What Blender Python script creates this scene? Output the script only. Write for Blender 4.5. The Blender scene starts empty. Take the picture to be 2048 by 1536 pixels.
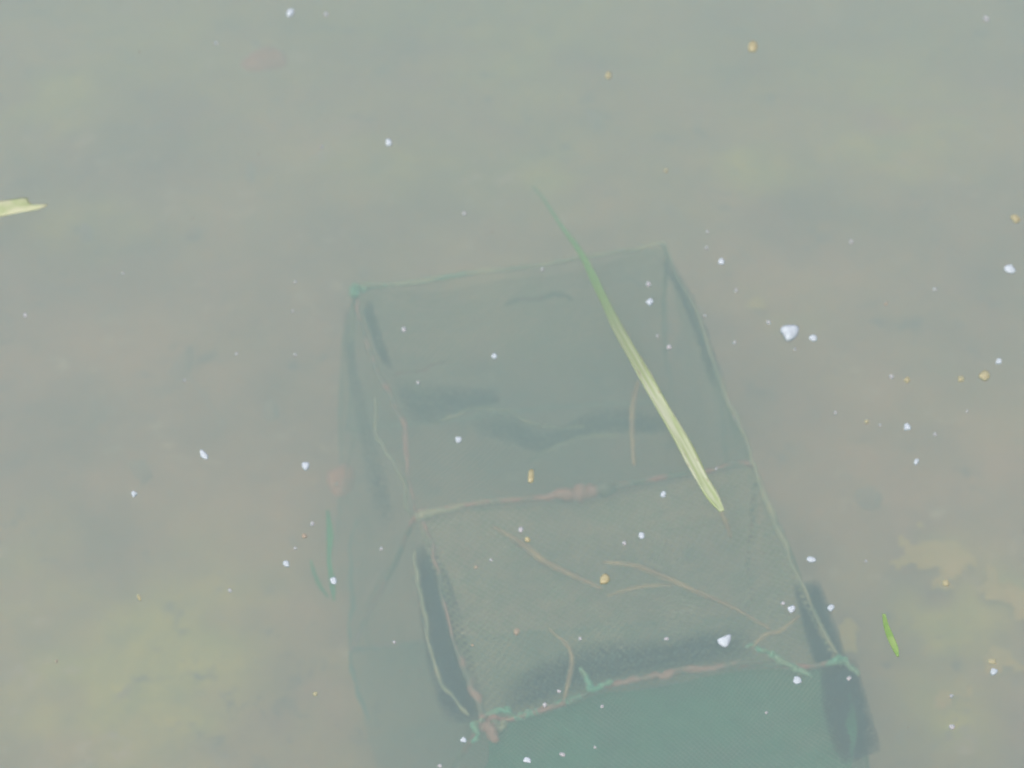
import bpy, bmesh, math, random
import numpy as np
from mathutils import Vector

# ------------------------------------------------------------------ camera, sky, sun
sc = bpy.context.scene
R = math.radians
CAM_H = 1.90                      # camera height above the water surface, metres
PITCH = 48.0                      # looking down
FPX = 5822.0                      # focal length in photo pixels (2048 wide)
BED = -0.62                       # depth of the pond bed
TOP = -0.34                       # depth of the trap's upper side

cam_data = bpy.data.cameras.new('camera')
cam_data.sensor_width = 6.17
cam_data.lens = 6.17 * FPX / 2048.0
cam_data.clip_start = 0.05
cam_data.clip_end = 500
cam_data.dof.use_dof = True
cam_data.dof.focus_distance = 2.18
cam_data.dof.aperture_fstop = 1.42
cam = bpy.data.objects.new('camera', cam_data)
cam.location = (0, 0, CAM_H)
cam.rotation_euler = (R(90 - PITCH), 0, 0)
sc.collection.objects.link(cam)
sc.camera = cam

SUN_EL, SUN_AZ = 62.0, 205.0      # elevation, compass direction the light comes from
world = bpy.data.worlds.new('World')
sc.world = world
world.use_nodes = True
nt = world.node_tree
bg = nt.nodes['Background']
sky = nt.nodes.new('ShaderNodeTexSky')
sky.sky_type = 'NISHITA'
sky.sun_disc = False
sky.sun_elevation = R(SUN_EL)
sky.sun_rotation = R(SUN_AZ)
sky.air_density = 1.0
sky.dust_density = 8.0
sky.ozone_density = 1.0
nt.links.new(sky.outputs[0], bg.inputs['Color'])
bg.inputs['Strength'].default_value = 0.10

sun_data = bpy.data.lights.new('sun', 'SUN')
sun_data.energy = 1.5
sun_data.angle = R(14)
sun_data.color = (1.0, 0.96, 0.88)
sun = bpy.data.objects.new('sun', sun_data)
d = Vector((math.sin(R(SUN_AZ)) * math.cos(R(SUN_EL)), math.cos(R(SUN_AZ)) * math.cos(R(SUN_EL)), math.sin(R(SUN_EL))))
sun.rotation_euler = d.to_track_quat('Z', 'Y').to_euler()
sun.location = d * 20
sc.collection.objects.link(sun)

sc.view_settings.view_transform = 'Standard'
sc.view_settings.look = 'None'
sc.view_settings.exposure = 0.16
sc.view_settings.gamma = 1
sc.cycles.use_denoising = True
sc.cycles.volume_bounces = 3
sc.cycles.transparent_max_bounces = 32
sc.cycles.max_bounces = 8

rng = random.Random(7)
nrng = np.random.default_rng(7)

# ------------------------------------------------------------------ helpers
cp, sp = math.cos(R(PITCH)), math.sin(R(PITCH))
def P(px, py, z):
    """point of the photograph's sight line where it reaches height z"""
    a = (px - 1024) / FPX
    b = (768 - py) / FPX
    v = Vector((a, cp + b * sp, -sp + b * cp))
    t = (z - CAM_H) / v.z
    return Vector((v.x * t, v.y * t, z))

def mpp(py, z):
    """metres covered by one photo pixel at that place"""
    b = (768 - py) / FPX
    t = (z - CAM_H) / (-sp + b * cp)
    return t / FPX

def tag(o, label=None, cat=None, group=None, kind=None):
    if label: o['label'] = label
    if cat: o['category'] = cat
    if group: o['group'] = group
    if kind: o['kind'] = kind
    return o

def link(name, verts, faces, mat, parent=None, smooth=True, fix=False):
    me = bpy.data.meshes.new(name)
    me.from_pydata([tuple(v) for v in verts], [], faces)
    me.materials.append(mat)
    if smooth:
        me.shade_smooth()
    if fix:
        bm = bmesh.new(); bm.from_mesh(me); bmesh.ops.recalc_face_normals(bm, faces=bm.faces); bm.to_mesh(me); bm.free()
    o = bpy.data.objects.new(name, me)
    sc.collection.objects.link(o)
    if parent: o.parent = parent
    return o

def link_np(name, verts, quads, mat, parent=None):
    me = bpy.data.meshes.new(name)
    n, q = len(verts), len(quads)
    me.vertices.add(n); me.vertices.foreach_set('co', verts.astype(np.float32).ravel())
    me.loops.add(4 * q); me.loops.foreach_set('vertex_index', quads.astype(np.int32).ravel())
    me.polygons.add(q); me.polygons.foreach_set('loop_start', np.arange(q, dtype=np.int32) * 4)
    me.update(calc_edges=True); me.validate()
    me.materials.append(mat)
    me.shade_smooth()
    o = bpy.data.objects.new(name, me)
    sc.collection.objects.link(o)
    if parent: o.parent = parent
    return o

def mat(name, c1, c2=None, scale=30.0, rough=0.7, detail=4, lo=0.4, hi=0.6, bump=0.0, spec=0.3, stretch=None, transl=0.0):
    m = bpy.data.materials.new(name); m.use_nodes = True
    t = m.node_tree; b = t.nodes['Principled BSDF']
    b.inputs['Roughness'].default_value = rough
    b.inputs['Specular IOR Level'].default_value = spec
    c2 = c2 or tuple(c * 0.7 for c in c1)
    tc = t.nodes.new('ShaderNodeTexCoord')
    mp = t.nodes.new('ShaderNodeMapping')
    if stretch: mp.inputs['Scale'].default_value = stretch
    t.links.new(tc.outputs['Object'], mp.inputs['Vector'])
    n = t.nodes.new('ShaderNodeTexNoise'); n.inputs['Scale'].default_value = scale; n.inputs['Detail'].default_value = detail
    t.links.new(mp.outputs[0], n.inputs['Vector'])
    r = t.nodes.new('ShaderNodeValToRGB')
    r.color_ramp.elements[0].position = lo; r.color_ramp.elements[0].color = (*c1, 1)
    r.color_ramp.elements[1].position = hi; r.color_ramp.elements[1].color = (*c2, 1)
    t.links.new(n.outputs['Fac'], r.inputs['Fac'])
    t.links.new(r.outputs['Color'], b.inputs['Base Color'])
    if bump:
        bp = t.nodes.new('ShaderNodeBump'); bp.inputs['Strength'].default_value = bump; bp.inputs['Distance'].default_value = 0.002
        t.links.new(n.outputs['Fac'], bp.inputs['Height']); t.links.new(bp.outputs[0], b.inputs['Normal'])
    return m

def vnoise(x, y, seed=0):
    """smooth value noise on arrays"""
    g = np.random.default_rng(seed).random((64, 64))
    xi, yi = np.floor(x).astype(int), np.floor(y).astype(int)
    fx, fy = x - xi, y - yi
    fx = fx * fx * (3 - 2 * fx); fy = fy * fy * (3 - 2 * fy)
    a = g[yi % 64, xi % 64]; b = g[yi % 64, (xi + 1) % 64]
    c = g[(yi + 1) % 64, xi % 64]; d_ = g[(yi + 1) % 64, (xi + 1) % 64]
    return (a * (1 - fx) + b * fx) * (1 - fy) + (c * (1 - fx) + d_ * fx) * fy - 0.5

def bed_z(x, y):
    x = np.asarray(x, float); y = np.asarray(y, float)
    h = 0.050 * vnoise(x * 2.2 + 9, y * 2.2 + 4, 1) + 0.022 * vnoise(x * 7 + 3, y * 7, 2) + 0.010 * vnoise(x * 22, y * 22, 3) + 0.005 * vnoise(x * 60, y * 60, 4)
    z = BED + h - 0.12 * np.clip(y - 2.25, 0, 4) + 0.03 * np.clip(2.0 - y, 0, 2)
    # the near bank behind the camera and the far banks of the pond
    def ss(t): t = np.clip(t, 0, 1); return t * t * (3 - 2 * t)
    rise = np.maximum.reduce([ss((0.35 - y) / 1.3), ss((y - 14) / 4), ss((np.abs(x) - 13) / 4)])
    return z + rise * 1.15

def Pb(px, py, up=0.004):
    """point on the bed's real relief under a sight line"""
    z = BED
    for _ in range(4):
        p = P(px, py, z + up)
        z = float(bed_z(p.x, p.y))
    return P(px, py, z + up)

# ------------------------------------------------------------------ the bed (one sheet) and the water body
def axis(lo, hi, flo, fhi, fine, coarse):
    a = list(np.arange(lo, flo, coarse)) + list(np.arange(flo, fhi, fine)) + list(np.arange(fhi, hi + coarse, coarse))
    return np.array(a)
xs = axis(-40, 40, -1.2, 1.2, 0.009, 0.5)
ys = axis(-20, 60, 1.1, 3.6, 0.009, 0.5)
X, Y = np.meshgrid(xs, ys)
V = np.stack([X, Y, bed_z(X, Y)], -1).reshape(-1, 3)
nx, ny = len(xs), len(ys)
ii = (np.arange(ny - 1)[:, None] * nx + np.arange(nx - 1)[None, :]).ravel()
Q = np.stack([ii, ii + 1, ii + nx + 1, ii + nx], -1)

mb = bpy.data.materials.new('silty_mud'); mb.use_nodes = True
t = mb.node_tree; b = t.nodes['Principled BSDF']
b.inputs['Roughness'].default_value = 0.9; b.inputs['Specular IOR Level'].default_value = 0.1
tc = t.nodes.new('ShaderNodeTexCoord')
def noise(scale, detail, rough=0.55, off=(0, 0, 0)):
    mp = t.nodes.new('ShaderNodeMapping'); mp.inputs['Location'].default_value = off
    t.links.new(tc.outputs['Object'], mp.inputs['Vector'])
    n = t.nodes.new('ShaderNodeTexNoise'); n.inputs['Scale'].default_value = scale
    n.inputs['Detail'].default_value = detail; n.inputs['Roughness'].default_value = rough
    t.links.new(mp.outputs[0], n.inputs['Vector']); return n
def ramp(n, p0, c0, p1, c1):
    r = t.nodes.new('ShaderNodeValToRGB')
    r.color_ramp.elements[0].position = p0; r.color_ramp.elements[0].color = (*c0, 1)
    r.color_ramp.elements[1].position = p1; r.color_ramp.elements[1].color = (*c1, 1)
    t.links.new(n.outputs['Fac'], r.inputs['Fac']); return r
def mixc(fac, a, bb, mode='MIX'):
    m = t.nodes.new('ShaderNodeMix'); m.data_type = 'RGBA'; m.blend_type = mode
    t.links.new(fac, m.inputs[0]); t.links.new(a, m.inputs[6]); t.links.new(bb, m.inputs[7]); return m.outputs[2]
mud = ramp(noise(4.2, 8, 0.68), 0.34, (0.20, 0.095, 0.055), 0.64, (0.66, 0.36, 0.18))
att = t.nodes.new('ShaderNodeAttribute'); att.attribute_name = 'algae_film_and_glow'
algc = ramp(noise(26, 4), 0.3, (0.46, 0.44, 0.06), 0.7, (0.84, 0.72, 0.08))
spk = ramp(noise(24, 5, 0.7, (1, 7, 0)), 0.56, (0, 0, 0), 0.68, (0.85, 0.85, 0.85))
spc = ramp(noise(7, 2), 0.42, (0.80, 0.62, 0.40), 0.58, (0.08, 0.05, 0.04))
c = mixc(att.outputs['Fac'], mud.outputs[0], algc.outputs[0])
c = mixc(spk.outputs[0], c, spc.outputs[0])
t.links.new(c, b.inputs['Base Color'])
bed = link_np('pond_bed', V, Q, mb)
# yellow green algae film on the mud, plus a pale far glow painted in
film = 0.30 * np.clip(vnoise(X * 1.3, Y * 1.3, 11) * 2, 0, 1)
for (ax, ay, ar, aw) in [(300, 1380, .17, .72), (560, 1450, .12, .5), (1900, 1230, .09, .9), (1930, 1420, .10, .6), (1800, 210, .13, .95),
                         (1530, 330, .07, .8), (1080, 320, .07, .8), (80, 160, .12, .7), (150, 420, .09, .5), (1000, 250, .10, .4),
                         (1640, 1400, .07, .4), (1560, 620, .06, .5), (60, 1200, .10, .4), (1000, 40, .50, .45), (300, 30, .35, .40), (1700, 30, .30, .40), (1880, 1130, .035, 1.0), (2010, 1200, .04, 1.0), (1990, 1330, .03, .9)]:  # widest far spots put the brightness of sky and veil into the bed colour
    q = P(ax, ay, BED - .02)
    film = np.maximum(film, aw * np.exp(-((X - q.x) ** 2 + (Y - q.y) ** 2) / ar ** 2))
film = np.clip(film * (1.0 + 1.7 * vnoise(X * 9 + 2, Y * 9, 12) + 1.1 * vnoise(X * 28, Y * 28, 13)), 0, 1)
at_ = bed.data.attributes.new('algae_film_and_glow', 'FLOAT', 'POINT')
at_.data.foreach_set('value', film.ravel().astype(np.float32))
tag(bed, kind='structure')

mw = bpy.data.materials.new('murky_water'); mw.use_nodes = True
t = mw.node_tree; t.nodes.clear()
out = t.nodes.new('ShaderNodeOutputMaterial')
tr = t.nodes.new('ShaderNodeBsdfTransparent')
gl = t.nodes.new('ShaderNodeBsdfGlossy'); gl.inputs['Roughness'].default_value = 0.03
fr = t.nodes.new('ShaderNodeFresnel'); fr.inputs['IOR'].default_value = 1.333
geo = t.nodes.new('ShaderNodeNewGeometry')
inv = t.nodes.new('ShaderNodeMath'); inv.operation = 'SUBTRACT'; inv.inputs[0].default_value = 1.0
mul = t.nodes.new('ShaderNodeMath'); mul.operation = 'MULTIPLY'
t.links.new(geo.outputs['Backfacing'], inv.inputs[1])
t.links.new(fr.outputs[0], mul.inputs[0]); t.links.new(inv.outputs[0], mul.inputs[1])
tc = t.nodes.new('ShaderNodeTexCoord')
n1 = t.nodes.new('ShaderNodeTexNoise'); n1.inputs['Scale'].default_value = 2.2; n1.inputs['Detail'].default_value = 2
t.links.new(tc.outputs['Object'], n1.inputs['Vector'])
bp = t.nodes.new('ShaderNodeBump'); bp.inputs['Strength'].default_value = 1.0; bp.inputs['Distance'].default_value = 0.012
t.links.new(n1.outputs['Fac'], bp.inputs['Height'])
t.links.new(bp.outputs[0], gl.inputs['Normal']); t.links.new(bp.outputs[0], fr.inputs['Normal'])
mx = t.nodes.new('ShaderNodeMixShader')
t.links.new(mul.outputs[0], mx.inputs[0]); t.links.new(tr.outputs[0], mx.inputs[1]); t.links.new(gl.outputs[0], mx.inputs[2])
t.links.new(mx.outputs[0], out.inputs['Surface'])
pv = t.nodes.new('ShaderNodeVolumePrincipled')
pv.inputs['Color'].default_value = (0.655, 0.868, 0.905, 1)
pv.inputs['Absorption Color'].default_value = (0.40, 0.70, 0.60, 1)
pv.inputs['Density'].default_value = 2.3
pv.inputs['Anisotropy'].default_value = 0.25
t.links.new(pv.outputs[0], out.inputs['Volume'])
a, z0 = 38.0, -3.2
wv = [(-a, -18, z0), (a, -18, z0), (a, 58, z0), (-a, 58, z0), (-a, -18, 0), (a, -18, 0), (a, 58, 0), (-a, 58, 0)]
wf = [(3, 2, 1, 0), (4, 5, 6, 7), (0, 1, 5, 4), (1, 2, 6, 5), (2, 3, 7, 6), (3, 0, 4, 7)]
water = link('water', wv, wf, mw, smooth=False)
tag(water, kind='structure')

# ------------------------------------------------------------------ materials of the objects
M_net = mat('green_netting', (0.030, 0.19, 0.10), (0.05, 0.24, 0.13), 60)
M_snet = mat('silted_netting', (0.44, 0.42, 0.26), (0.28, 0.34, 0.19), 60)
M_tnet = mat('thin_grey_green_netting', (0.13, 0.21, 0.13), (0.16, 0.25, 0.15), 60)
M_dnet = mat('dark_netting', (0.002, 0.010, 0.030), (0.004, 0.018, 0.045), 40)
M_frame = mat('rusty_rod', (0.40, 0.20, 0.16), (0.14, 0.19, 0.13), 24, lo=0.46, hi=0.56, bump=0.4)
M_rope = mat('silted_rope', (0.40, 0.40, 0.24), (0.24, 0.28, 0.18), 25, bump=0.5)
M_cord = mat('green_cord', (0.14, 0.44, 0.28), (0.24, 0.36, 0.22), 40, bump=0.4)
M_pink = mat('pinkish_silt_rod', (0.38, 0.23, 0.18), (0.16, 0.18, 0.13), 30, lo=0.46, hi=0.56, bump=0.4)
M_twig = mat('waterlogged_twig', (0.42, 0.33, 0.18), (0.30, 0.22, 0.13), 40, bump=0.5)
M_foam = mat('white_fleck', (0.54, 0.63, 0.72), (0.42, 0.50, 0.58), 90, rough=0.6, lo=0.4, hi=0.7)
M_foamdim = mat('greyish_fleck', (0.46, 0.49, 0.54), (0.38, 0.38, 0.42), 120, rough=0.6, lo=0.4, hi=0.7)
M_tan = mat('tan_fleck', (0.40, 0.34, 0.28), (0.36, 0.30, 0.24), 120)
M_seed = mat('yellow_seed', (0.46, 0.44, 0.29), (0.40, 0.37, 0.23), 160, rough=0.5)
M_leaf_g = mat('fresh_green_leaf', (0.20, 0.36, 0.12), (0.28, 0.42, 0.17), 90, rough=0.45)
M_leaf_dg = mat('dark_green_leaf', (0.02, 0.26, 0.08), (0.05, 0.34, 0.10), 50)
M_leaf_o = mat('orange_brown_leaf', (0.60, 0.27, 0.17), (0.46, 0.24, 0.16), 40)
M_leaf_b = mat('brown_leaf', (0.46, 0.32, 0.20), (0.36, 0.24, 0.15), 40)
M_stone = mat('pale_stone', (0.50, 0.40, 0.28), (0.40, 0.32, 0.22), 40, bump=0.5)
M_algae = mat('olive_algae', (0.76, 0.55, 0.08), (0.86, 0.62, 0.14), 50, lo=0.3, hi=0.7)
M_silt = mat('pale_silt', (0.60, 0.58, 0.55), (0.45, 0.42, 0.36), 60)

# grass blade: green at the sunken tip, straw-green with pale streaks towards its base
M_blade = bpy.data.materials.new('grass_blade_skin'); M_blade.use_nodes = True
t = M_blade.node_tree; b = t.nodes['Principled BSDF']
b.inputs['Roughness'].default_value = 0.5
uv = t.nodes.new('ShaderNodeUVMap'); uv.uv_map = 'UVMap'
sx = t.nodes.new('ShaderNodeSeparateXYZ'); t.links.new(uv.outputs[0], sx.inputs[0])
rl = t.nodes.new('ShaderNodeValToRGB'); e = rl.color_ramp.elements
e[0].position = 0.0; e[0].color = (0.16, 0.42, 0.17, 1)
e[1].position = 1.0; e[1].color = (0.34, 0.46, 0.20, 1)
x_ = e.new(0.30); x_.color = (0.26, 0.45, 0.19, 1)
x_ = e.new(0.45); x_.color = (0.36, 0.45, 0.26, 1)
x_ = e.new(0.70); x_.color = (0.44, 0.52, 0.28, 1)
t.links.new(sx.outputs['Y'], rl.inputs['Fac'])
mp = t.nodes.new('ShaderNodeMapping'); mp.inputs['Scale'].default_value = (4.5, 7.0, 1)
t.links.new(uv.outputs[0], mp.inputs['Vector'])
ns = t.nodes.new('ShaderNodeTexNoise'); ns.inputs['Scale'].default_value = 1.0; ns.inputs['Detail'].default_value = 3
t.links.new(mp.outputs[0], ns.inputs['Vector'])
rs = t.nodes.new('ShaderNodeValToRGB')
rs.color_ramp.elements[0].position = 0.42; rs.color_ramp.elements[0].color = (0.32, 0.41, 0.24, 1)
rs.color_ramp.elements[1].position = 0.62; rs.color_ramp.elements[1].color = (0.50, 0.55, 0.47, 1)
t.links.new(ns.outputs['Fac'], rs.inputs['Fac'])
fm = t.nodes.new('ShaderNodeMapRange'); fm.inputs['From Min'].default_value = 0.38; fm.inputs['From Max'].default_value = 0.52
fm.inputs['To Max'].default_value = 0.75
t.links.new(sx.outputs['Y'], fm.inputs['Value'])
mc = t.nodes.new('ShaderNodeMix'); mc.data_type = 'RGBA'
t.links.new(fm.outputs[0], mc.inputs[0]); t.links.new(rl.outputs[0], mc.inputs[6]); t.links.new(rs.outputs[0], mc.inputs[7])
mp2 = t.nodes.new('ShaderNodeMapping'); mp2.inputs['Scale'].default_value = (3.0, 26.0, 1)
t.links.new(uv.outputs[0], mp2.inputs['Vector'])
ns2 = t.nodes.new('ShaderNodeTexNoise'); ns2.inputs['Scale'].default_value = 1.0; ns2.inputs['Detail'].default_value = 4
t.links.new(mp2.outputs[0], ns2.inputs['Vector'])
rp = t.nodes.new('ShaderNodeMapRange'); rp.inputs['From Min'].default_value = 0.62; rp.inputs['From Max'].default_value = 0.72; rp.inputs['To Max'].default_value = 0.7
t.links.new(ns2.outputs['Fac'], rp.inputs['Value'])
mc2 = t.nodes.new('ShaderNodeMix'); mc2.data_type = 'RGBA'; mc2.inputs[7].default_value = (0.26, 0.22, 0.16, 1)
t.links.new(rp.outputs[0], mc2.inputs[0]); t.links.new(mc.outputs[2], mc2.inputs[6])
t.links.new(mc2.outputs[2], b.inputs['Base Color'])

# ------------------------------------------------------------------ shape builders
def smooth_path(pts, n):
    """Catmull-Rom through pts (tuples of any length) -> n samples"""
    pts = np.array(pts, float)
    P0 = np.vstack([2 * pts[0] - pts[1], pts, 2 * pts[-1] - pts[-2]])
    s = np.linspace(0, len(pts) - 1 - 1e-6, n); k = s.astype(int); f = (s - k)[:, None]
    a, b_, c_, d_ = P0[k], P0[k + 1], P0[k + 2], P0[k + 3]
    return 0.5 * (2 * b_ + (c_ - a) * f + (2 * a - 5 * b_ + 4 * c_ - d_) * f ** 2 + (3 * b_ - a - 3 * c_ + d_) * f ** 3)

def tube_data(path, rad, seg=8, jitter=0.0, seed=1):
    path = np.asarray(path, float); n = len(path)
    rad = np.broadcast_to(np.asarray(rad, float), (n,))
    g = np.random.default_rng(seed)
    T = np.gradient(path, axis=0); T /= np.linalg.norm(T, axis=1)[:, None] + 1e-12
    ref = np.array([0, 0, 1.0]); verts = []; faces = []
    for i in range(n):
        u = np.cross(T[i], ref)
        if np.linalg.norm(u) < 1e-3: u = np.cross(T[i], [1, 0, 0])
        u /= np.linalg.norm(u); w = np.cross(u, T[i])
        for k in range(seg):
            a_ = 2 * math.pi * k / seg
            r_ = rad[i] * (1 + jitter * (g.random() - 0.5))
            verts.append(path[i] + r_ * (math.cos(a_) * u + math.sin(a_) * w))
    for i in range(n - 1):
        for k in range(seg):
            a_, b_ = i * seg + k, i * seg + (k + 1) % seg
            faces.append((a_, b_, b_ + seg, a_ + seg))
    faces.append(tuple(range(seg))[::-1]); faces.append(tuple((n - 1) * seg + k for k in range(seg)))
    return verts, faces

def tube(name, pts, rad, m, parent=None, n=40, seg=8, jitter=0.2, seed=1, off=(0, 0, 0)):
    v, f = tube_data(smooth_path(pts, n), rad if np.isscalar(rad) else np.interp(np.linspace(0, 1, n), np.linspace(0, 1, len(rad)), rad), seg, jitter, seed)
    if parent is None:                               # put the thing's origin on the thing itself
        o0 = np.mean(np.array(v), axis=0)
        o = link(name, [np.array(q) - o0 for q in v], f, m); o.location = o0
        return o
    return link(name, [np.array(q) - np.array(off) for q in v], f, m, parent)

def net(name, A, B, pitch, r, m, parent, off, sag=0.0, sagdir=(0, 0, -1), seed=3, wob=0.10, tu=0.0, tv=0.0, tend=0.0, endA=None, endB=None):
    """diamond-mesh netting stretched between two ropes A and B (lists of 3-D points), real strands"""
    A = np.array([tuple(p) for p in A], float); B = np.array([tuple(p) for p in B], float)
    LA = np.linalg.norm(np.diff(A, axis=0), axis=1).sum(); LB = np.linalg.norm(np.diff(B, axis=0), axis=1).sum()
    W = np.linalg.norm(A - B, axis=1).mean()
    nu = max(4, int(max(LA, LB) / pitch)); nv = max(4, int(W / pitch))
    def res(C, n):
        s = np.r_[0, np.cumsum(np.linalg.norm(np.diff(C, axis=0), axis=1))]
        q = np.linspace(0, s[-1], n)
        return np.stack([np.interp(q, s, C[:, k]) for k in range(3)], -1)
    # half-step grid, every second node used: diamonds
    gu, gv = 2 * nu + 1, 2 * nv + 1
    a_, b_ = res(A, gu), res(B, gu)
    v = np.linspace(0, 1, gv)[None, :, None]; u = np.linspace(0, 1, gu)[:, None, None]
    G = a_[:, None, :] * (1 - v) + b_[:, None, :] * v
    uu = np.broadcast_to(u[..., 0], (gu, gv)); vv = np.broadcast_to(v[..., 0], (gu, gv))
    if endA is not None:                              # the sheet's two ends follow the bars they are laced to
        dA = res(np.array(endA), gv) - (a_[0][None] * (1 - v[0]) + b_[0][None] * v[0])
        dB = res(np.array(endB), gv) - (a_[-1][None] * (1 - v[0]) + b_[-1][None] * v[0])
        G = G + (1 - u) * dA[None] + u * dB[None]
    bulge = np.sin(np.pi * vv) ** 0.8 * (0.55 + 0.45 * np.sin(np.pi * uu)) * sag + 0.5 * sag * vnoise(uu * 5, vv * 4, seed) * np.sin(np.pi * vv)
    G = G + bulge[..., None] * np.array(sagdir)
    G = G + (np.random.default_rng(seed).random(G.shape) - 0.5) * pitch * wob
    iu, iv = np.meshgrid(np.arange(gu - 1), np.arange(gv - 1), indexing='ij')
    m1 = (iu + iv) % 2 == 0
    e1 = np.stack([G[iu[m1], iv[m1]], G[iu[m1] + 1, iv[m1] + 1]], 1)
    m2 = ~m1
    e2 = np.stack([G[iu[m2] + 1, iv[m2]], G[iu[m2], iv[m2] + 1]], 1)
    E = np.concatenate([e1, e2])
    ev = np.concatenate([iv[m1], iv[m2]]) / (gv - 1); eu = np.concatenate([iu[m1], iu[m2]]) / (gu - 1)
    rad = r * (1 - tv + tv * np.sin(np.pi * ev)) * (1 - tu + tu * np.clip(2.2 * np.sin(np.pi * eu), 0, 1)) * (1 - tend * np.clip(ev * 1.6 - .6, 0, 1))
    rad = (rad * (1 + 0.7 * vnoise(eu * 9 + seed, ev * 9, seed + 5)))[:, None]
    Dv = E[:, 1] - E[:, 0]; Dv /= np.linalg.norm(Dv, axis=1)[:, None] + 1e-9
    n_ = np.cross(Dv, [0.3, 0.2, 0.93]); n_ /= np.linalg.norm(n_, axis=1)[:, None] + 1e-9
    w_ = np.cross(Dv, n_)
    vs = []
    for end in (0, 1):
        for k in range(3):
            an = 2 * math.pi * k / 3
            vs.append(E[:, end] + rad * (math.cos(an) * n_ + math.sin(an) * w_))
    VV = np.stack(vs, 1).reshape(-1, 3) - np.array(off)
    base = np.arange(len(E))[:, None] * 6
    qs = [base + np.array([[k, (k + 1) % 3, 3 + (k + 1) % 3, 3 + k]]) for k in range(3)]
    return link_np(name, VV, np.concatenate(qs), m, parent)

# ------------------------------------------------------------------ the fish trap
# upper corners of its rectangular frames (left, right), far to near; the last one is just out of frame
TLp = [(715, 577), (832, 1032), (975, 1440), (948, 1850)]
TRp = [(1330, 492), (1505, 932), (1682, 1330), (1738, 1740)]
TL = [P(*p, TOP) for p in TLp]; TR = [P(*p, TOP) for p in TRp]
BLz = BED + 0.035
BL = [P(695, 860, BLz), P(702, 1300, BLz), P(800, 1700, BLz), P(860, 2090, BLz)]
BR = [Vector((q.x + 0.01, q.y, BLz)) for q in TR]
root = bpy.data.objects.new('fish_trap', None); sc.collection.objects.link(root)
base = (sum((Vector(q) for q in BL + BR), Vector()) / 8); root.location = base
off = tuple(base)
tag(root, 'sunken folding fish trap of green netting over rusty rectangular frames, lying on the pond bed', 'fish trap')

def seg_pts(a, b, n, wob, seed):
    g = np.random.default_rng(seed); a, b = np.array(a), np.array(b)
    L = [a + (b - a) * s for s in np.linspace(0, 1, n)]
    return [p + ((g.random(3) - 0.5) * wob if 0 < i < n - 1 else 0) for i, p in enumerate(L)]

BARS = [[(715, 577), (850, 562), (950, 545), (1050, 535), (1180, 512), (1330, 492)],
        [(832, 1032), (900, 1015), (970, 1005), (1060, 997), (1150, 985), (1260, 968), (1350, 950), (1505, 932)],
        [(975, 1440), (1020, 1438), (1090, 1418), (1160, 1393), (1205, 1372), (1290, 1357), (1350, 1345), (1430, 1333), (1530, 1328), (1610, 1334), (1682, 1330)],
        [(948, 1850), (1300, 1790), (1738, 1740)]]
def along(pts, s0, s1, n):
    q = smooth_path([tuple(P(x, y, TOP)) for x, y in pts], 400)
    return q[np.linspace(s0 * 399, s1 * 399, n).astype(int)]
for i in range(4):
    verts = []; faces = []
    bar = [np.array(p) for p in along(BARS[i], 0, 1, 14)]
    loop = seg_pts(BL[i], TL[i], 4, .004, i) + bar[1:] + seg_pts(TR[i], BR[i], 4, .004, i + 20)[1:] + seg_pts(BR[i], BL[i], 6, .004, i + 30)[1:]
    v, f = tube_data(smooth_path(loop, 150), 0.0026, 8, 0.5, i)
    fr_ = link('frame', [np.array(q) - base for q in v], f, M_frame if i else M_rope, root)
    if i == 2:
        # green cord wound along the left half of the near bar
        path = []
        for s, p in zip(np.linspace(0.0, 0.34, 170), smooth_path(along(BARS[2], 0.0, 0.34, 12), 170)):
            an = s * 610 + 9 * math.sin(s * 37) + 5 * math.sin(s * 91)
            path.append(p + np.array([0, math.cos(an), math.sin(an)]) * (0.0024 + 0.0012 * math.sin(s * 53)))
        v, f = tube_data(path, 0.0015, 5, 0.6, 5)
        tag(link('cord_wrap', [np.array(q) - base for q in v], f, M_cord, fr_), 'green cord wound round the left part of the near bar')
    if i in (0, 1):
        path = []
        for s, p in zip(np.linspace(0.0, 0.42, 150), smooth_path(along(BARS[i], 0.0, 0.42, 12), 150)):
            an = s * 520 + 8 * math.sin(s * 31)
            path.append(p + np.array([0, math.cos(an), math.sin(an)]) * 0.0024)
        v, f = tube_data(path, 0.0013, 5, 0.5, 5)
        link('cord_wrap', [np.array(q) - base for q in v], f, M_cord if i == 0 else M_rope, fr_)

def edge(a, b, wob, seed):
    g_ = np.random.default_rng(seed); n_ = 6
    L = [np.array(a) + (np.array(b) - np.array(a)) * k / n_ for k in range(n_ + 1)]
    for k in range(1, n_): L[k] = L[k] + (g_.random(3) - 0.5) * np.array([wob, wob, wob * .5])
    return smooth_path(L, 30)
eTL = [edge(TL[i], TL[i + 1], .010, 70 + i) for i in range(3)]; eTR = [edge(TR[i], TR[i + 1], .012, 80 + i) for i in range(3)]
eBL = [edge(BL[i], BL[i + 1], .034, 90 + i) for i in range(3)]; eBR = [edge(BR[i], BR[i + 1], .02, 95 + i) for i in range(3)]
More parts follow.
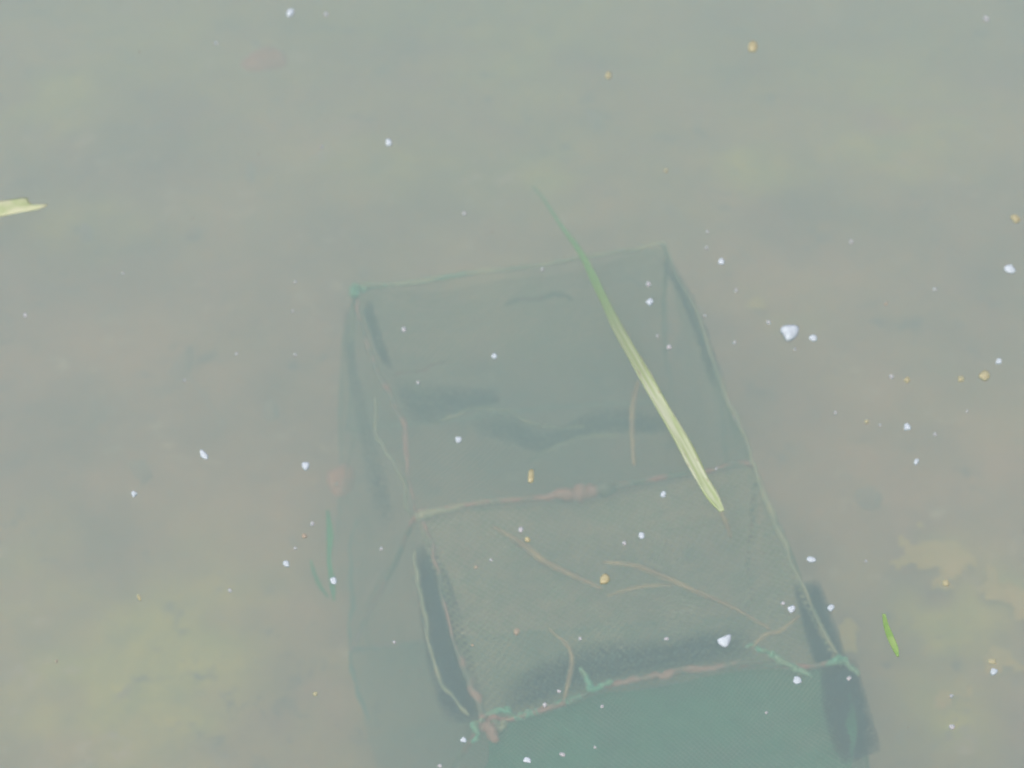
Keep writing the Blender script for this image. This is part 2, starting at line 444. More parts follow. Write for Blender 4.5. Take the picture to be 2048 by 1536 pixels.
# netting, section by section: upper sheet, side walls, floor, far end
for i in range(3):
    sag = (0.035, 0.030, 0.03)[i]
    dense = (0.0068, 0.0082, 0.0050)[i]
    thick = (0.00036, 0.00088, 0.00095)[i]
    wall = (0.00019, 0.00020, 0.00030)[i]
    net('top_net', eTL[i], eTR[i], dense, thick, (M_tnet, M_snet, M_net)[i], root, off, sag, (0, 0, -1), 3 + i, endA=along(BARS[i], 0, 1, 40), endB=along(BARS[i + 1], 0, 1, 40))
    net('side_net', eTL[i], eBL[i], 0.0062, wall, M_tnet, root, off, 0.02, (-1, 0, 0), 13 + i, tend=.8)
    net('side_net', eTR[i], eBR[i], 0.0066, wall, M_tnet, root, off, 0.02, (1, 0, 0), 23 + i)
    net('floor_net', eBL[i], eBR[i], (0.008, 0.0045, 0.008)[i], (0.00030, 0.00060, 0.00060)[i], M_net, root, off, 0.008, (0, 0, 1), 33 + i, tv=.6)
net('end_net', [TL[0], TR[0]], [BL[0], BR[0]], 0.0066, 0.00026, M_net, root, off, 0.02, (0, -1, 0), 43)

def pz(pts, z): return [P(x, y, z) for x, y in pts]
def pzz(pts): return [P(x, y, z) for x, y, z in pts]
# gathered, dark folds of the netting
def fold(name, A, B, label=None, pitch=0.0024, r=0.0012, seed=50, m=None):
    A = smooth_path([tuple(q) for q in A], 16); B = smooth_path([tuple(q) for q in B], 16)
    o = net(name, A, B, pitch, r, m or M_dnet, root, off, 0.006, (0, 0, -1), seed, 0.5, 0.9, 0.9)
    if label: tag(o, label)
    return o
fold('net_fold', pz([(828, 1085), (838, 1215), (858, 1345), (886, 1445)], TOP - .004), pz([(872, 1085), (918, 1215), (950, 1330), (974, 1440)], TOP - .004), 'dark gathered netting with painted shade beside the left edge of the near section')  # near-black colour also holds the shade between rope and rod
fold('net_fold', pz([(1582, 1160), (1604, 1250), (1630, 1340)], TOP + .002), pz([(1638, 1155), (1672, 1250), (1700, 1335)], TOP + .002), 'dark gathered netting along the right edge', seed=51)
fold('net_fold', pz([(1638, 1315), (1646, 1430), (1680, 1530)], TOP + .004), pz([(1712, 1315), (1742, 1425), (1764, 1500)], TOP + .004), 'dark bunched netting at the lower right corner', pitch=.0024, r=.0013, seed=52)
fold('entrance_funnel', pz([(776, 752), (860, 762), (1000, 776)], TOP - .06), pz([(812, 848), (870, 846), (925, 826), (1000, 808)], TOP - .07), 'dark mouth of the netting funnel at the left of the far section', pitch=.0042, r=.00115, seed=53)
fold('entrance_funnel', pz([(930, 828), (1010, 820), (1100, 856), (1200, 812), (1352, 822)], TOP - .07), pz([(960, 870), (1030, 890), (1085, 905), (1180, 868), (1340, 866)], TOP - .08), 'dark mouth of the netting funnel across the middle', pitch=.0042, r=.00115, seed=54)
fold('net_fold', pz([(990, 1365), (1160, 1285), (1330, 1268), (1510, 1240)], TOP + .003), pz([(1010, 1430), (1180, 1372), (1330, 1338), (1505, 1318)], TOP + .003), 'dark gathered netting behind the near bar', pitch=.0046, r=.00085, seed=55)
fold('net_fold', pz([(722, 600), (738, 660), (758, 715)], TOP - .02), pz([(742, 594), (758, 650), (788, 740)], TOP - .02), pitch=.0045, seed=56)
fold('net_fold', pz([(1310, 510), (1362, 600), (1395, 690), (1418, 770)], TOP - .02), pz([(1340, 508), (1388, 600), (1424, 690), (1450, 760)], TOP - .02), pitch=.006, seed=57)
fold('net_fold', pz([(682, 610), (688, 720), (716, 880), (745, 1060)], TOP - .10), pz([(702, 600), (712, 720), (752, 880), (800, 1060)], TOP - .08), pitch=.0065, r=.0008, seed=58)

# ropes and rods of the trap
def rope(pts, z, r, m, name='rope', label=None, n=50, seed=1):
    P3 = [tuple(P(p[0], p[1], p[2] if len(p) > 2 else z)) for p in pts]
    q_ = np.interp(np.linspace(0, 1, n), np.linspace(0, 1, len(r)), r) if not np.isscalar(r) else np.full(n, r)
    q_ = q_ * 0.78 * (1 + 1.1 * vnoise(np.arange(n) * 0.45 + seed, np.full(n, seed * 1.7), seed))
    P3 = [tuple(np.array(p) + (np.random.default_rng(seed * 31 + k).random(3) - .5) * .004) for k, p in enumerate(smooth_path(P3, 2 * len(P3) + 3))]
    o = tube(name, P3, q_, m, root, n, 7, 0.35, seed, off)
    if label: tag(o, label)
    return o
rope([(827, 1100), (838, 1160), (850, 1225), (857, 1285), (868, 1335), (895, 1380), (935, 1432)], TOP + .004, .0021, M_rope, label='pale slack rope down the left edge')
rope([(845, 1045), (868, 1105), (884, 1190), (905, 1270), (928, 1335), (948, 1385), (966, 1440)], TOP + .006, [.0028, .003, .0024, .002, .004, .005, .0045], M_pink, name='side_rod', label='thick silted pinkish rod at the left edge', seed=2)
rope([(712, 600), (724, 660), (748, 730), (778, 790), (806, 842), (812, 930), (830, 1030)], TOP + .004, [.002, .002, .003, .0036, .0034, .002, .002], M_pink, name='side_rod', seed=3)
rope([(748, 800), (756, 870), (772, 900), (800, 950), (812, 1000), (824, 1040)], TOP - .01, .0020, M_rope, seed=4)
rope([(1332, 492), (1388, 620), (1450, 785), (1482, 850), (1506, 930)], TOP + .004, [.0016, .0018, .0030, .0024, .0022], M_rope, name='side_rod', seed=5)
rope([(1508, 930), (1528, 985), (1545, 1035), (1572, 1095), (1605, 1180), (1645, 1260), (1682, 1330)], TOP + .004, [.002, .0030, .0046, .0030, .0018, .0018, .002], M_rope, name='side_rod', seed=6)
rope([(868, 850), (905, 832), (955, 818), (1010, 824), (1060, 845), (1110, 856), (1170, 852)], TOP - .05, .0026, M_rope, name='funnel_rim', seed=7)
rope([(1058, 925), (1075, 912), (1120, 890), (1170, 876), (1230, 872)], TOP - .07, .0024, M_rope, name='funnel_rim', seed=8)
rope([(790, 750), (840, 740), (890, 722)], TOP - .06, .0016, M_pink, name='funnel_rim', seed=9)
rope([(1010, 612), (1030, 602), (1070, 598), (1120, 590), (1145, 600)], TOP - .06, .0026, M_pink, name='funnel_rim', seed=10)
# silt-covered pinkish lump hanging on the middle bar
rope([(1065, 996), (1110, 990), (1160, 988), (1210, 978), (1262, 968)], TOP + .004, [.002, .006, .010, .007, .002], M_pink, name='silt_lump', label='reddish silt clinging to the middle bar', seed=11)
rope([(832, 1034), (880, 1022), (930, 1008)], TOP + .005, [.007, .004, .002], M_rope, name='cord_knot', seed=12)
rope([(700, 590), (718, 576), (745, 572)], TOP + .004, [.006, .006, .002], M_cord, name='cord_knot', seed=13)
# knots and cord at the near corners
rope([(950, 1446), (978, 1430), (1012, 1418), (1020, 1426)], TOP + .006, [.002, .005, .004, .002], M_cord, name='cord_knot', label='knotted green cord at the near left corner', seed=14)
rope([(948, 1452), (952, 1468), (944, 1486)], TOP + .004, [.004, .0035, .002], M_cord, name='cord_knot', seed=24)
rope([(985, 1446), (1004, 1452), (1012, 1444)], TOP + .008, [.003, .0045, .003], M_rope, name='cord_knot', seed=25)
rope([(965, 1450), (982, 1462), (992, 1482)], TOP + .010, [.006, .008, .003], M_pink, name='silt_lump', seed=15)
rope([(1158, 1335), (1170, 1355), (1180, 1378), (1196, 1374), (1222, 1362)], TOP + .006, .0028, M_cord, name='cord_knot', seed=16)
rope([(1225, 1368), (1290, 1356), (1350, 1344), (1430, 1332), (1530, 1328)], TOP + .003, [.003, .0038, .0046, .0036, .003], M_pink, name='near_bar_crust', label='pinkish silt crust on the right part of the near bar', seed=17)
rope([(1490, 1290), (1532, 1302), (1560, 1322), (1592, 1340), (1622, 1350)], TOP + .012, [.002, .003, .0055, .0045, .002], M_cord, name='strap', label='flattened pale green strap crossing the near bar', seed=18)
rope([(1650, 1330), (1672, 1320), (1694, 1330), (1716, 1352)], TOP + .008, [.002, .004, .0045, .002], M_cord, name='strap', label='pale green strap at the near right corner', seed=19)
rope([(735, 1440), (712, 1360), (700, 1290), (702, 1200), (700, 1120), (712, 1040)], BLz, .0022, M_net, name='lower_rope', seed=20)

# ------------------------------------------------------------------ twigs caught in the trap
def twig(pts, z, r, label, seed, m=M_twig, group=None, z1=None):
    z1 = z if z1 is None else z1; n = len(pts)
    o = tube('twig', [tuple(P(x, y, z + (z1 - z) * k / (n - 1))) for k, (x, y) in enumerate(pts)], r, m, None, 50, 7, 0.4, seed)
    return tag(o, label, 'twig', 'waterlogged twigs lying in and on the trap')
twig([(1276, 764), (1266, 810), (1264, 860), (1268, 930)], TOP + .02, [.0022, .0030, .0028, .0020], 'short upright brown twig over the middle of the trap, left of the grass blade', 1)
twig([(985, 1052), (1045, 1088), (1085, 1120), (1140, 1148), (1205, 1178)], TOP + .012, [.0016, .0035, .0036, .0030, .0018], 'brown twig slanting down from the middle bar to the round yellow seed', 2)
twig([(1205, 1125), (1262, 1130), (1320, 1150), (1390, 1182), (1460, 1212), (1540, 1258)], TOP + .014, [.0015, .0026, .0028, .0022, .0018, .0014], 'long thin twig running to the near right corner of the netting', 3)
twig([(1215, 1192), (1260, 1178), (1300, 1172), (1345, 1170)], TOP + .006, [.001, .0018, .0018, .001], 'faint short twig just right of the round yellow seed', 4)
twig([(1098, 1258), (1134, 1290), (1144, 1320), (1140, 1350), (1128, 1400)], TOP + .010, [.001, .0018, .0022, .0026, .0015], 'bent twig standing on the near bar left of the green knot', 5)
twig([(1505, 1295), (1530, 1270), (1560, 1262), (1600, 1230)], TOP + .02, [.0012, .0020, .0022, .001], 'crooked twig above the pale green strap', 6)
twig([(1440, 1020), (1452, 1045), (1462, 1075)], TOP + .03, [.0015, .0026, .0012], 'tiny brown twig end just below the tip of the grass blade', 7)

# ------------------------------------------------------------------ floating grass blade
def ribbon(name, prof, m, nseg=70, rolls=0.25, thick=0.0012, seed=1, curl=0.25, slim=0.82):
    """prof: (px, py, width px, z). A leaf with a V-shaped cross-section, thickness and a midrib"""
    S = smooth_path(prof, nseg); C = np.array([P(s[0], s[1], s[3]) for s in S])
    T = np.gradient(C, axis=0); T /= np.linalg.norm(T, axis=1)[:, None]
    cols = 7; V_ = []; UV = []
    g = np.random.default_rng(seed)
    jl = np.interp(np.arange(nseg), np.arange(0, nseg + 6, 6), (g.random(len(np.arange(0, nseg + 6, 6))) - 0.5) * 0.25)
    for i in range(nseg):
        w = max(S[i][2], 0.4) * slim * mpp(S[i][1], S[i][3])
        side = np.cross(T[i], [0, 0, 1]); side /= np.linalg.norm(side)
        up = np.cross(side, T[i])
        for k in range(cols):
            q = (k / (cols - 1) - 0.5) * 2
            lift = (abs(q) ** 1.4) * curl * w * 0.5 + (0.06 * w if k == cols // 2 else 0)
            V_.append(C[i] + side * q * w * 0.5 * (1 + (jl[i] if abs(q) == 1 else 0)) + up * lift)
            UV.append((k / (cols - 1), i / (nseg - 1)))
    top = len(V_)
    for i in range(nseg):
        for k in range(cols):
            V_.append(V_[i * cols + k] - np.array([0, 0, thick])); UV.append(UV[i * cols + k])
    F = []
    for i in range(nseg - 1):
        for k in range(cols - 1):
            a_ = i * cols + k
            F.append((a_, a_ + 1, a_ + cols + 1, a_ + cols)); F.append((top + a_, top + a_ + cols, top + a_ + cols + 1, top + a_ + 1))
        for k, s in ((0, 1), (cols - 1, -1)):
            a_ = i * cols + k
            f = (a_, a_ + cols, top + a_ + cols, top + a_); F.append(f if s == 1 else f[::-1])
    for i in (0, nseg - 1):
        F.append(tuple(i * cols + k for k in range(cols)) + tuple(top + i * cols + k for k in reversed(range(cols))))
    o0 = np.mean(np.array(V_), axis=0)
    me = bpy.data.meshes.new(name); me.from_pydata([tuple(v - o0) for v in V_], [], F); me.materials.append(m)
    ul = me.uv_layers.new(name='UVMap')
    for lp in me.loops: ul.data[lp.index].uv = UV[lp.vertex_index]
    me.shade_smooth()
    o = bpy.data.objects.new(name, me); o.location = o0; sc.collection.objects.link(o)
    return o
o = ribbon('grass_blade', [(1066, 372, 4, -.42), (1092, 405, 7, -.34), (1120, 448, 10, -.26), (1165, 512, 16, -.16), (1203, 590, 21, -.08),
                           (1240, 665, 26, -.025), (1286, 745, 30, -.001), (1325, 815, 32, .001), (1366, 885, 32, .002), (1402, 955, 31, .002),
                           (1427, 996, 26, .001), (1444, 1022, 14, 0.0)], M_blade, 110, seed=4)
tag(o, 'long pale green grass blade floating aslant over the trap, its upper tip sinking under water', 'grass blade')

# ------------------------------------------------------------------ leaf pieces
def leaf(name, outline, zf, m, label, cat, thick=0.0012, dome=0.003, seed=1, group=None, bumpy=0.35):
    """flat lumpy leaf or crumb from an outline in photo pixels at real height zf(x, y)"""
    pts = smooth_path(outline + [outline[0]], 29)[:-1]
    c0 = pts.mean(axis=0); g = np.random.default_rng(seed)
    V_ = []; rings = [1.0, 0.72, 0.4, 0.0]
    h = [0.0, 0.75, 1.0, 1.1]
    for ri, rr in enumerate(rings):
        if rr == 0:
            q = zf(*c0); V_.append(np.array(q) + [0, 0, dome * h[ri]])
        else:
            for p in pts:
                x, y = c0 + (p - c0) * rr; q = np.array(zf(x, y))
                V_.append(q + [0, 0, dome * h[ri] * (1 + bumpy * (g.random() - 0.5) * 2)])
    n = 28; F = []
    for ri in range(2):
        for k in range(n):
            F.append((ri * n + k, ri * n + (k + 1) % n, (ri + 1) * n + (k + 1) % n, (ri + 1) * n + k))
    for k in range(n): F.append((2 * n + k, 2 * n + (k + 1) % n, 3 * n))
    nb = len(V_)
    for k in range(n): V_.append(V_[k] - np.array([0, 0, thick]))
    cb = np.array(zf(*c0)); V_.append(cb - np.array([0, 0, thick * 1.5]))
    for k in range(n):
        F.append(((k + 1) % n, k, nb + k, nb + (k + 1) % n)); F.append((nb + (k + 1) % n, nb + k, nb + n))
    o0 = np.array(zf(*c0))
    o = link(name, [v - o0 for v in V_], F, m, fix=True); o.location = o0
    return tag(o, label, cat, group)
flat = lambda z: (lambda x, y: P(x, y, z))
onbed = lambda x, y: Pb(x, y, 0.004)

M_pale = mat('pale_leaf', (0.40, 0.48, 0.28), (0.52, 0.56, 0.40), 60, rough=0.5)
leaf('leaf_fragment', [(-40, 405), (10, 400), (52, 395), (58, 404), (72, 410), (95, 408), (80, 417), (40, 424), (5, 431), (-40, 436)], flat(0.001), M_pale,
     'pale green torn leaf piece floating at the left edge', 'leaf', .001, .0007, 2)
o = ribbon('leaf_fragment', [(1768, 1228, 8, 0), (1772, 1250, 13, .001), (1781, 1275, 17, .001), (1790, 1295, 14, .001), (1796, 1312, 5, 0)], M_leaf_g, 30, seed=6)
tag(o, 'small bright green leaf piece floating right of the trap', 'leaf')
o = ribbon('water_weed_leaf', [(655, 1020, 6, -.42), (660, 1070, 15, -.42), (658, 1120, 10, -.43), (664, 1160, 16, -.44), (668, 1200, 6, -.45)], M_leaf_dg, 30, seed=7)
tag(o, 'sunken dark green leaf standing left of the trap', 'leaf')
o = ribbon('water_weed_leaf', [(622, 1120, 5, -.45), (628, 1145, 9, -.46), (640, 1172, 10, -.47), (656, 1194, 5, -.48)], M_leaf_dg, 30, seed=8)
tag(o, 'short sunken green leaf leaning on the taller dark leaf', 'leaf')

def blob(px, py, w, h, ang=0, seed=1, n=9, rough=0.25):
    g = random.Random(seed); L = []
    ca, sa = math.cos(R(ang)), math.sin(R(ang))
    for k in range(n):
        a_ = 2 * math.pi * k / n; q = 1 + (g.random() - 0.5) * 2 * rough
        x, y = math.cos(a_) * w / 2 * q, math.sin(a_) * h / 2 * q
        L.append((px + x * ca - y * sa, py + x * sa + y * ca))
    return L
leaf('fallen_leaf', blob(530, 118, 100, 46, -4, 3), flat(-.50), M_leaf_o, 'orange brown leaf hanging in the murk near the upper left', 'leaf', .002, .008, 3)
leaf('fallen_leaf', blob(682, 956, 50, 60, 0, 5), flat(-.46), M_leaf_o, 'orange leaf hanging sunken beside the left side of the trap', 'leaf', .002, .006, 4)
leaf('fallen_leaf', [(382, 690), (385, 712), (380, 740), (362, 756), (342, 748), (345, 728), (362, 714), (372, 700)], onbed, M_leaf_b, 'brown leaf with a long stalk on the bed left of the trap', 'leaf', .002, .008, 5)
st = tube('leaf_stalk', [tuple(Pb(x, y, .006)) for x, y in [(372, 742), (395, 775), (418, 805), (445, 850)]], .0016, M_leaf_b, None, 30, 6, .3, 3)
fl = bpy.data.objects['fallen_leaf.002']; bpy.context.view_layer.update(); st.location = Vector(st.location) - Vector(fl.location); st.parent = fl
leaf('fallen_leaf', blob(282, 942, 34, 50, -30, 8), onbed, M_leaf_b, 'small brown leaf on the bed at the far left, below the stalked leaf', 'leaf', .002, .007, 6)
leaf('fallen_leaf', blob(1188, 240, 30, 42, -25, 9), onbed, M_stone, 'pale buff leaf on the bed above the grass blade', 'leaf', .002, .007, 7)
leaf('fallen_leaf', blob(502, 345, 16, 44, 10, 10), onbed, M_stone, 'narrow pale leaf on the bed in the upper left', 'leaf', .002, .006, 8)
leaf('fallen_leaf', blob(388, 468, 34, 20, -20, 11), onbed, M_leaf_b, 'small brownish leaf on the bed left of the trap\'s far corner', 'leaf', .002, .006, 9)
leaf('fallen_leaf', blob(1735, 995, 60, 40, 20, 12), onbed, M_leaf_b, 'broad dull brown leaf on the bed right of the trap', 'leaf', .002, .007, 10)
leaf('stone', blob(540, 820, 34, 30, 0, 13), onbed, M_stone, 'small pale stone on the bed between the stalked leaf and the trap', 'stone', .006, .012, 11)
leaf('stone', blob(172, 466, 30, 26, 0, 14), onbed, M_stone, 'small pale stone on the bed below the torn floating leaf', 'stone', .006, .012, 12)
leaf('stone', blob(1352, 1225, 60, 70, 0, 15), flat(BED + .06), M_stone, 'pale rounded stone seen dimly through the trap\'s netting', 'stone', .03, .02, 13)

# ------------------------------------------------------------------ algae mats on the bed
def algae(px, py, w, h, ang, seed, label, arc=0.0):
    c0 = Pb(px, py); s = mpp(py, BED)
    W, H = w * s / 2, h * s / 2 / sp
    st_ = 0.006; m_ = int(max(W, H) * 1.5 / st_) + 2
    g = np.arange(-m_, m_ + 1) * st_
    GX, GY = np.meshgrid(g, g)
    ca, sa = math.cos(R(ang)), math.sin(R(ang))
    U = (GX * ca + GY * sa) / W; Vv = (-GX * sa + GY * ca) / H
    Vv = Vv - arc * (U ** 2 - 0.4)
    wx, wy = GX + c0.x, GY + c0.y
    f = 1 - (U ** 2 + Vv ** 2) + 1.5 * vnoise(wx * 22 + 3, wy * 22, seed) + 2.0 * vnoise(wx * 55, wy * 55, seed + 1) + 0.8 * vnoise(wx * 130, wy * 130, seed + 4)
    hgt = np.clip(f, 0, 0.8) * 0.016 + 0.008 * vnoise(wx * 110, wy * 110, seed + 2)
    Z = bed_z(wx, wy) + 0.002 + hgt
    n_ = len(g); idx = -np.ones((n_, n_), int); V_ = []; F = []
    keep = f > 0.15
    for j in range(n_ - 1):
        for i in range(n_ - 1):
            if keep[j, i] and keep[j + 1, i] and keep[j, i + 1] and keep[j + 1, i + 1]:
                q = []
                for (b_, a_) in ((j, i), (j, i + 1), (j + 1, i + 1), (j + 1, i)):
                    if idx[b_, a_] < 0:
                        idx[b_, a_] = len(V_); V_.append((wx[b_, a_] - c0.x, wy[b_, a_] - c0.y, Z[b_, a_] - c0.z))
                    q.append(idx[b_, a_])
                F.append(tuple(q))
    if not F: return
    o = link('algae_mat', V_, F, M_algae); o.location = c0
    tag(o, label, 'algae', 'olive algae mats on the pond bed')
algae(1875, 1125, 150, 110, 10, 60, 'broad yellow olive algae mat on the bed above the small green leaf')
algae(2020, 1200, 140, 70, -50, 64, 'thick yellow algae mat at the right edge', 0.3)
algae(1865, 1185, 110, 40, 10, 67, 'narrow algae mat just under the broad one on the right')
algae(1795, 1095, 50, 36, 0, 70, 'small algae tuft left of the broad yellow mat')
algae(1990, 1330, 90, 60, 0, 73, 'ragged algae mat near the lower right edge')
algae(1900, 1400, 110, 60, 20, 76, 'faint algae mat low on the right side')
algae(1700, 1285, 60, 90, 0, 79, 'small algae tuft left of the bright green leaf piece')
algae(1520, 615, 80, 40, 0, 103, 'small algae mat left of the largest white fleck')

# ------------------------------------------------------------------ white flecks, yellow seeds and crumbs
G_W = 'small white flecks floating on the murky water'
def fleck(px, py, w, h, ang, depth, label, name='white_fleck', m=None, group=G_W, cat='fleck', outline=None, seed=None):
    z = -depth + (0.001 if depth == 0 else 0)
    s = mpp(py, z)
    seed = seed or int(px * 7 + py)
    k_ = 0.92 if depth < .03 else (0.80 if depth < .07 else 0.66)
    if outline is None: w, h = w * k_, h * k_
    leaf(name, outline or blob(px, py, w, h, ang, seed, 8, 0.22), flat(z), m or (M_foam if depth < .03 else M_foamdim), label, cat, s * min(w, h) * .25, s * min(w, h) * .22, seed, group, 0.2)
fleck(1578, 662, 36, 30, 0, 0, 'largest white fleck, heart shaped, right of the grass blade', outline=[(1564, 652), (1580, 649), (1597, 653), (1595, 667), (1584, 676), (1573, 677), (1567, 667), (1561, 659)])
fleck(1447, 1281, 27, 24, 0, 0, 'large angular white fleck above the near bar of the trap', outline=[(1434, 1279), (1446, 1273), (1461, 1268), (1461, 1281), (1453, 1292), (1440, 1288)])
F_ = [
 (407, 908, 24, 14, 50, 0, 'elongated tilted white fleck left of the trap'),
 (611, 931, 19, 17, 0, 0, 'bright round white fleck beside the orange sunken leaf'),
 (580, 24, 17, 16, 0, .0, 'bright bluish fleck at the top edge, left of centre'),
 (652, 28, 16, 11, 0, .10, 'faint fleck right of the bright one at the top edge'),
 (778, 284, 15, 15, 0, 0, 'bright lone fleck above the far left corner of the trap'),
 (432, 86, 12, 11, 0, .13, 'faint fleck left of the orange leaf at the upper left'),
 (928, 426, 12, 11, 0, .08, 'pale fleck left of the sunken grass tip'),
 (643, 293, 9, 9, 0, .14, 'faint tiny fleck left of the bright lone one in the upper part'),
 (1443, 522, 17, 13, 10, 0, 'bright fleck right of the far bar of the trap'),
 (1297, 568, 13, 12, 0, .03, 'upper fleck of the pair right of the grass blade'),
 (1300, 603, 16, 14, 0, 0, 'lower, brighter fleck of the pair right of the grass blade'),
 (1338, 694, 13, 11, 0, .03, 'pinkish white fleck close right of the grass blade'),
 (1315, 671, 9, 9, 0, .12, 'faint tiny fleck just above the pinkish one'),
 (1626, 675, 17, 13, 35, 0, 'oval fleck immediately right of the largest white fleck'),
 (1537, 644, 11, 9, 0, .06, 'small pink fleck left of the largest white fleck'),
 (2020, 536, 26, 16, 20, 0, 'wide bluish white fleck near the right edge'),
 (989, 712, 13, 12, 0, .02, 'fleck in the middle of the far section of the trap'),
 (808, 658, 12, 12, 0, .05, 'fleck inside the far left part of the trap'),
 (836, 764, 11, 10, 0, .09, 'dim pinkish fleck by the dark funnel mouth'),
 (917, 879, 14, 13, 0, .01, 'bright fleck below the dark funnel mouth'),
 (268, 987, 12, 12, 0, .02, 'fleck below the small brown leaf at the far left'),
 (50, 630, 11, 11, 0, .04, 'fleck near the left edge, under the torn leaf'),
 (246, 546, 8, 8, 0, .09, 'tiny dim fleck in the open water at the left'),
 (590, 563, 9, 9, 0, .11, 'dim fleck left of the far left corner of the trap'),
 (585, 622, 8, 8, 0, .10, 'tiny dim fleck left of the trap wall'),
 (473, 707, 9, 9, 0, .12, 'tiny dim fleck right of the stalked brown leaf'),
 (590, 709, 9, 9, 0, .12, 'tiny dim fleck between the stalked leaf and the trap'),
 (369, 760, 8, 8, 0, .12, 'tiny dim fleck touching the brown leaf stalk'),
 (1997, 722, 14, 11, 0, .02, 'fleck above the yellow seeds near the right edge'),
 (1783, 752, 12, 10, 0, .06, 'fleck just left of the leftmost yellow seed of the row'),
 (1671, 825, 11, 10, 0, .07, 'dim fleck in the open water right of the trap'),
 (1815, 853, 16, 14, 0, .01, 'bright fleck in the open water at the right'),
 (1870, 868, 9, 9, 0, .06, 'small fleck right of the bright one in the open water'),
 (1833, 922, 14, 11, -20, .02, 'fleck below the bright one in the open water at the right'),
 (1934, 822, 9, 8, 0, .10, 'tiny dim fleck below the yellow seeds at the right'),
 (1760, 850, 8, 8, 0, .08, 'tiny fleck between the dim and the bright one at the right'),
 (1410, 631, 9, 9, 0, .10, 'dim fleck over the right edge of the far section'),
 (1472, 580, 11, 10, 0, .09, 'dim fleck below the bright one right of the far bar'),
 (1469, 685, 10, 10, 0, .10, 'dim fleck right of the trap edge, left of the heart shaped one'),
 (1590, 698, 9, 8, 0, .11, 'dim fleck under the heart shaped one'),
 (1327, 988, 13, 12, 0, .02, 'bluish fleck just below the middle bar'),
 (1283, 1070, 14, 13, 0, .0, 'brighter fleck of the pair under the middle bar'),
 (1249, 1086, 11, 11, 0, .04, 'dimmer fleck of the pair under the middle bar'),
 (1042, 1059, 13, 12, 0, .03, 'fleck just above the small yellow seed on the twig'),
 (1432, 937, 9, 9, 0, .07, 'dim fleck right of the grass blade at the middle bar'),
 (573, 1127, 14, 13, 0, .01, 'fleck left of the sunken green leaves'),
 (667, 1160, 17, 13, 25, 0, 'bright oval fleck over the sunken dark green leaf'),
 (625, 1047, 11, 11, 0, .05, 'small fleck left of the top of the sunken dark leaf'),
 (590, 1096, 10, 9, 0, .09, 'dim fleck above the one left of the green leaves'),
 (762, 1097, 11, 10, 0, .08, 'dim pinkish fleck over the left wall of the trap'),
 (460, 1181, 13, 9, 40, .08, 'dim oval fleck in the open water at the lower left'),
 (1622, 1118, 22, 12, 12, .01, 'wide flat fleck just right of the trap\'s right edge'),
 (1583, 1218, 16, 18, 20, .0, 'bright fleck at the inner side of the right dark fold'),
 (1566, 1206, 12, 9, 0, .05, 'dim fleck touching the bright one by the right dark fold'),
 (1662, 1215, 15, 13, 0, .02, 'fleck just right of the right dark fold'),
 (1333, 1277, 11, 9, 0, .03, 'small fleck left of the large angular one'),
 (1988, 1343, 16, 13, 20, .02, 'fleck over the ragged algae at the lower right'),
 (1904, 1453, 14, 12, 0, .04, 'fleck near the bottom right, below the algae'),
 (1903, 1391, 12, 11, 0, .08, 'dim fleck low on the right over the faint algae'),
 (1594, 1360, 19, 14, 20, .02, 'fleck below the pale green strap'),
 (1698, 1356, 12, 11, 0, .05, 'fleck by the near right corner of the trap'),
 (1055, 1519, 20, 12, 12, 0, 'bright elongated fleck at the bottom edge'),
 (1125, 1508, 15, 11, 0, .05, 'dim fleck right of the bright one at the bottom edge'),
 (927, 1479, 13, 12, 0, .02, 'fleck left of the tangled cord at the near corner'),
 (880, 1531, 12, 10, 0, .05, 'fleck at the bottom edge, left of the trap\'s corner'),
 (788, 1284, 11, 10, 0, .07, 'dim fleck left of the slack rope'),
 (1089, 1409, 11, 11, 0, .05, 'dim fleck above the near bar, left of the bent twig'),
 (1118, 1382, 11, 9, 0, .05, 'dim fleck at the foot of the bent twig'),
 (1204, 1412, 11, 10, 0, .07, 'dim fleck below the green knot on the near bar'),
 (982, 1120, 9, 9, 0, .08, 'dim fleck in the upper left of the near netting'),
 (1190, 1494, 9, 8, 0, .07, 'dim fleck near the bottom edge under the near bar'),
 (1160, 1277, 11, 11, 0, .07, 'dim fleck in the netting above the bent twig'),
 (1533, 1425, 10, 9, 0, .07, 'dim fleck below the near bar at the right'),
 (1973, 37, 16, 11, 30, .06, 'dim fleck in the upper right corner'),
 (1415, 463, 10, 9, 0, .10, 'dim fleck above the right end of the far bar, upper of two'),
 (1413, 495, 10, 9, 0, .10, 'dim fleck above the right end of the far bar, lower of two'),
 (1702, 483, 13, 12, 0, .10, 'dim greenish fleck in the open water above the heart shaped one'),
 (1085, 538, 10, 10, 0, .09, 'dim fleck on the far bar left of the grass blade'),
 (1732, 1122, 9, 8, 0, .09, 'dim fleck right of the wide flat one'),
 (1870, 578, 13, 10, 0, .11, 'dim bluish fleck left of the wide one near the right edge'),
]
for (x, y, w, h, an, dp, lb) in F_:
    fleck(x, y, w, h, an, dp, lb)
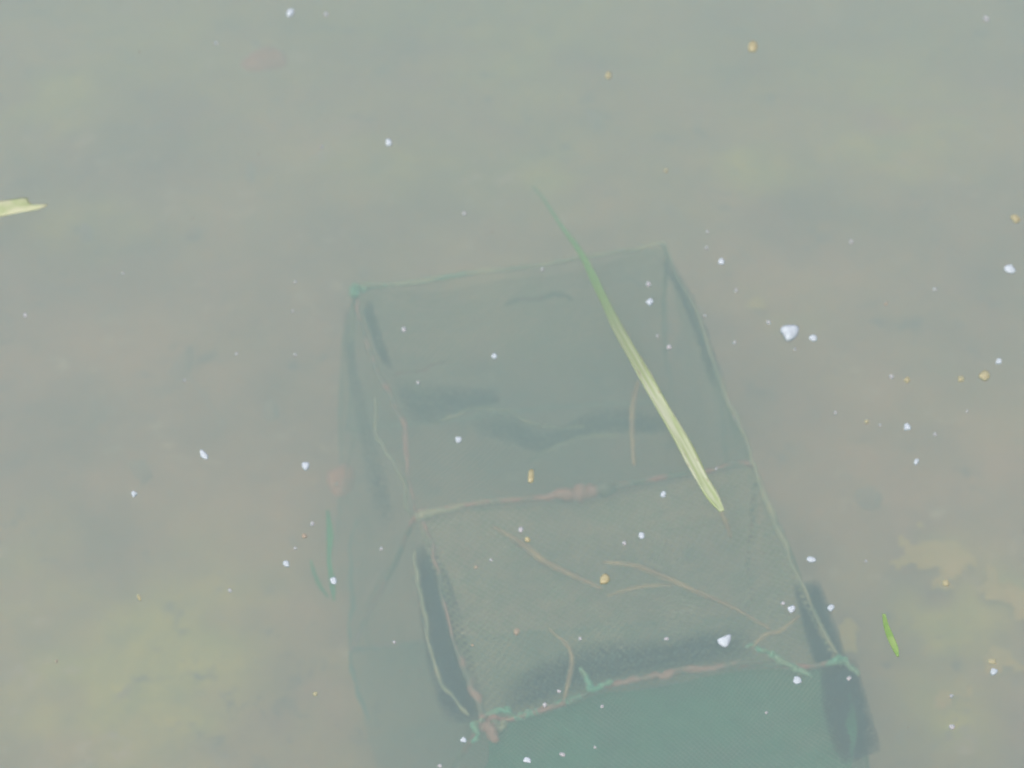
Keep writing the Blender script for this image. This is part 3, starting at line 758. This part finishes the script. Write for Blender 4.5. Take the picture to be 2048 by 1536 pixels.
S_ = [
 (1505, 92, 22, 20, 0, .02, 'yellow seed near the top edge, right of centre'),
 (1217, 149, 16, 16, 0, .06, 'small yellow seed above the pale buff leaf'),
 (2032, 436, 24, 18, 15, .03, 'yellow seed at the right edge'),
 (1062, 950, 16, 32, 0, .02, 'upright oblong yellow seed above the middle bar'),
 (1055, 1078, 14, 14, 0, .03, 'small yellow seed on the slanting twig'),
 (1210, 1157, 23, 21, 0, .01, 'round yellow seed in the middle of the near netting'),
 (1815, 759, 16, 14, 0, .05, 'leftmost yellow seed of the row near the right edge'),
 (1922, 757, 18, 16, 0, .06, 'middle yellow seed of the row near the right edge'),
 (1970, 751, 27, 24, 0, .04, 'rightmost and largest yellow seed of the row near the right edge'),
 (1892, 1165, 18, 16, 0, .05, 'yellow seed over the broad algae mat'),
 (1733, 843, 15, 12, 0, .07, 'dull yellow seed between two dim flecks at the right'),
 (630, 1387, 14, 14, 0, .08, 'dull yellow seed at the lower left of the trap'),
 (278, 1195, 9, 18, -30, .04, 'slim yellow seed in the open water at the lower left'),
 (1332, 340, 13, 13, 0, .10, 'dull yellow seed above the sunken grass tip, right'),
 (1985, 1322, 24, 14, 0, .08, 'wide dull yellow seed over the ragged algae'),
]
for (x, y, w, h, an, dp, lb) in S_:
    fleck(x, y, w, h, an, dp, lb, 'yellow_seed', M_seed, 'yellow seeds drifting at the surface', 'seed')
for (x, y, w, h, an, dp, lb) in [
 (608, 1071, 13, 11, 0, .04, 'tan crumb between the two flecks left of the sunken leaves'),
 (1033, 1263, 22, 16, -50, .10, 'pale tan crumb over the left part of the near netting'),
 (945, 1290, 9, 8, 0, .07, 'tiny tan crumb left of the pale tan one in the netting'),
 (952, 1134, 10, 9, 0, .09, 'tiny tan crumb at the upper left of the near netting'),
 (673, 968, 14, 15, 0, .30, 'bright orange crumb at the foot of the sunken orange leaf'),
 (113, 1322, 9, 9, 0, .09, 'tiny tan crumb at the far lower left'),
 (1771, 606, 13, 11, 0, .14, 'dull tan crumb in the open water, right of the heart shaped fleck')]:
    fleck(x, y, w, h, an, dp, lb, 'tan_crumb', M_tan, 'tan crumbs suspended in the water', 'crumb')

# ------------------------------------------------------------------ fine silt drifting in the water: nobody could count it
g = np.random.default_rng(21)
N = 2600
px = g.uniform(-2.2, 2.2, N); py = g.uniform(0.9, 4.6, N); pz_ = -g.random(N) ** 0.8 * 0.45 - 0.004
rr = 0.0004 + 0.0010 * g.random(N) ** 3
octv = np.array([(1, 0, 0), (0, 1, 0), (-1, 0, 0), (0, -1, 0), (0, 0, 1), (0, 0, -1)], float)
VV = (np.stack([px, py, pz_], -1)[:, None, :] + octv[None] * rr[:, None, None] * g.uniform(.5, 1.4, (N, 6, 1))).reshape(-1, 3)
FF = []
for i in range(N):
    o6 = i * 6
    for k in range(4):
        FF.append((o6 + k, o6 + (k + 1) % 4, o6 + 4)); FF.append((o6 + (k + 1) % 4, o6 + k, o6 + 5))
silt = link('suspended_silt', VV, FF, M_silt)
tag(silt, 'fine pale silt specks drifting all through the murky water', 'silt', kind='stuff')
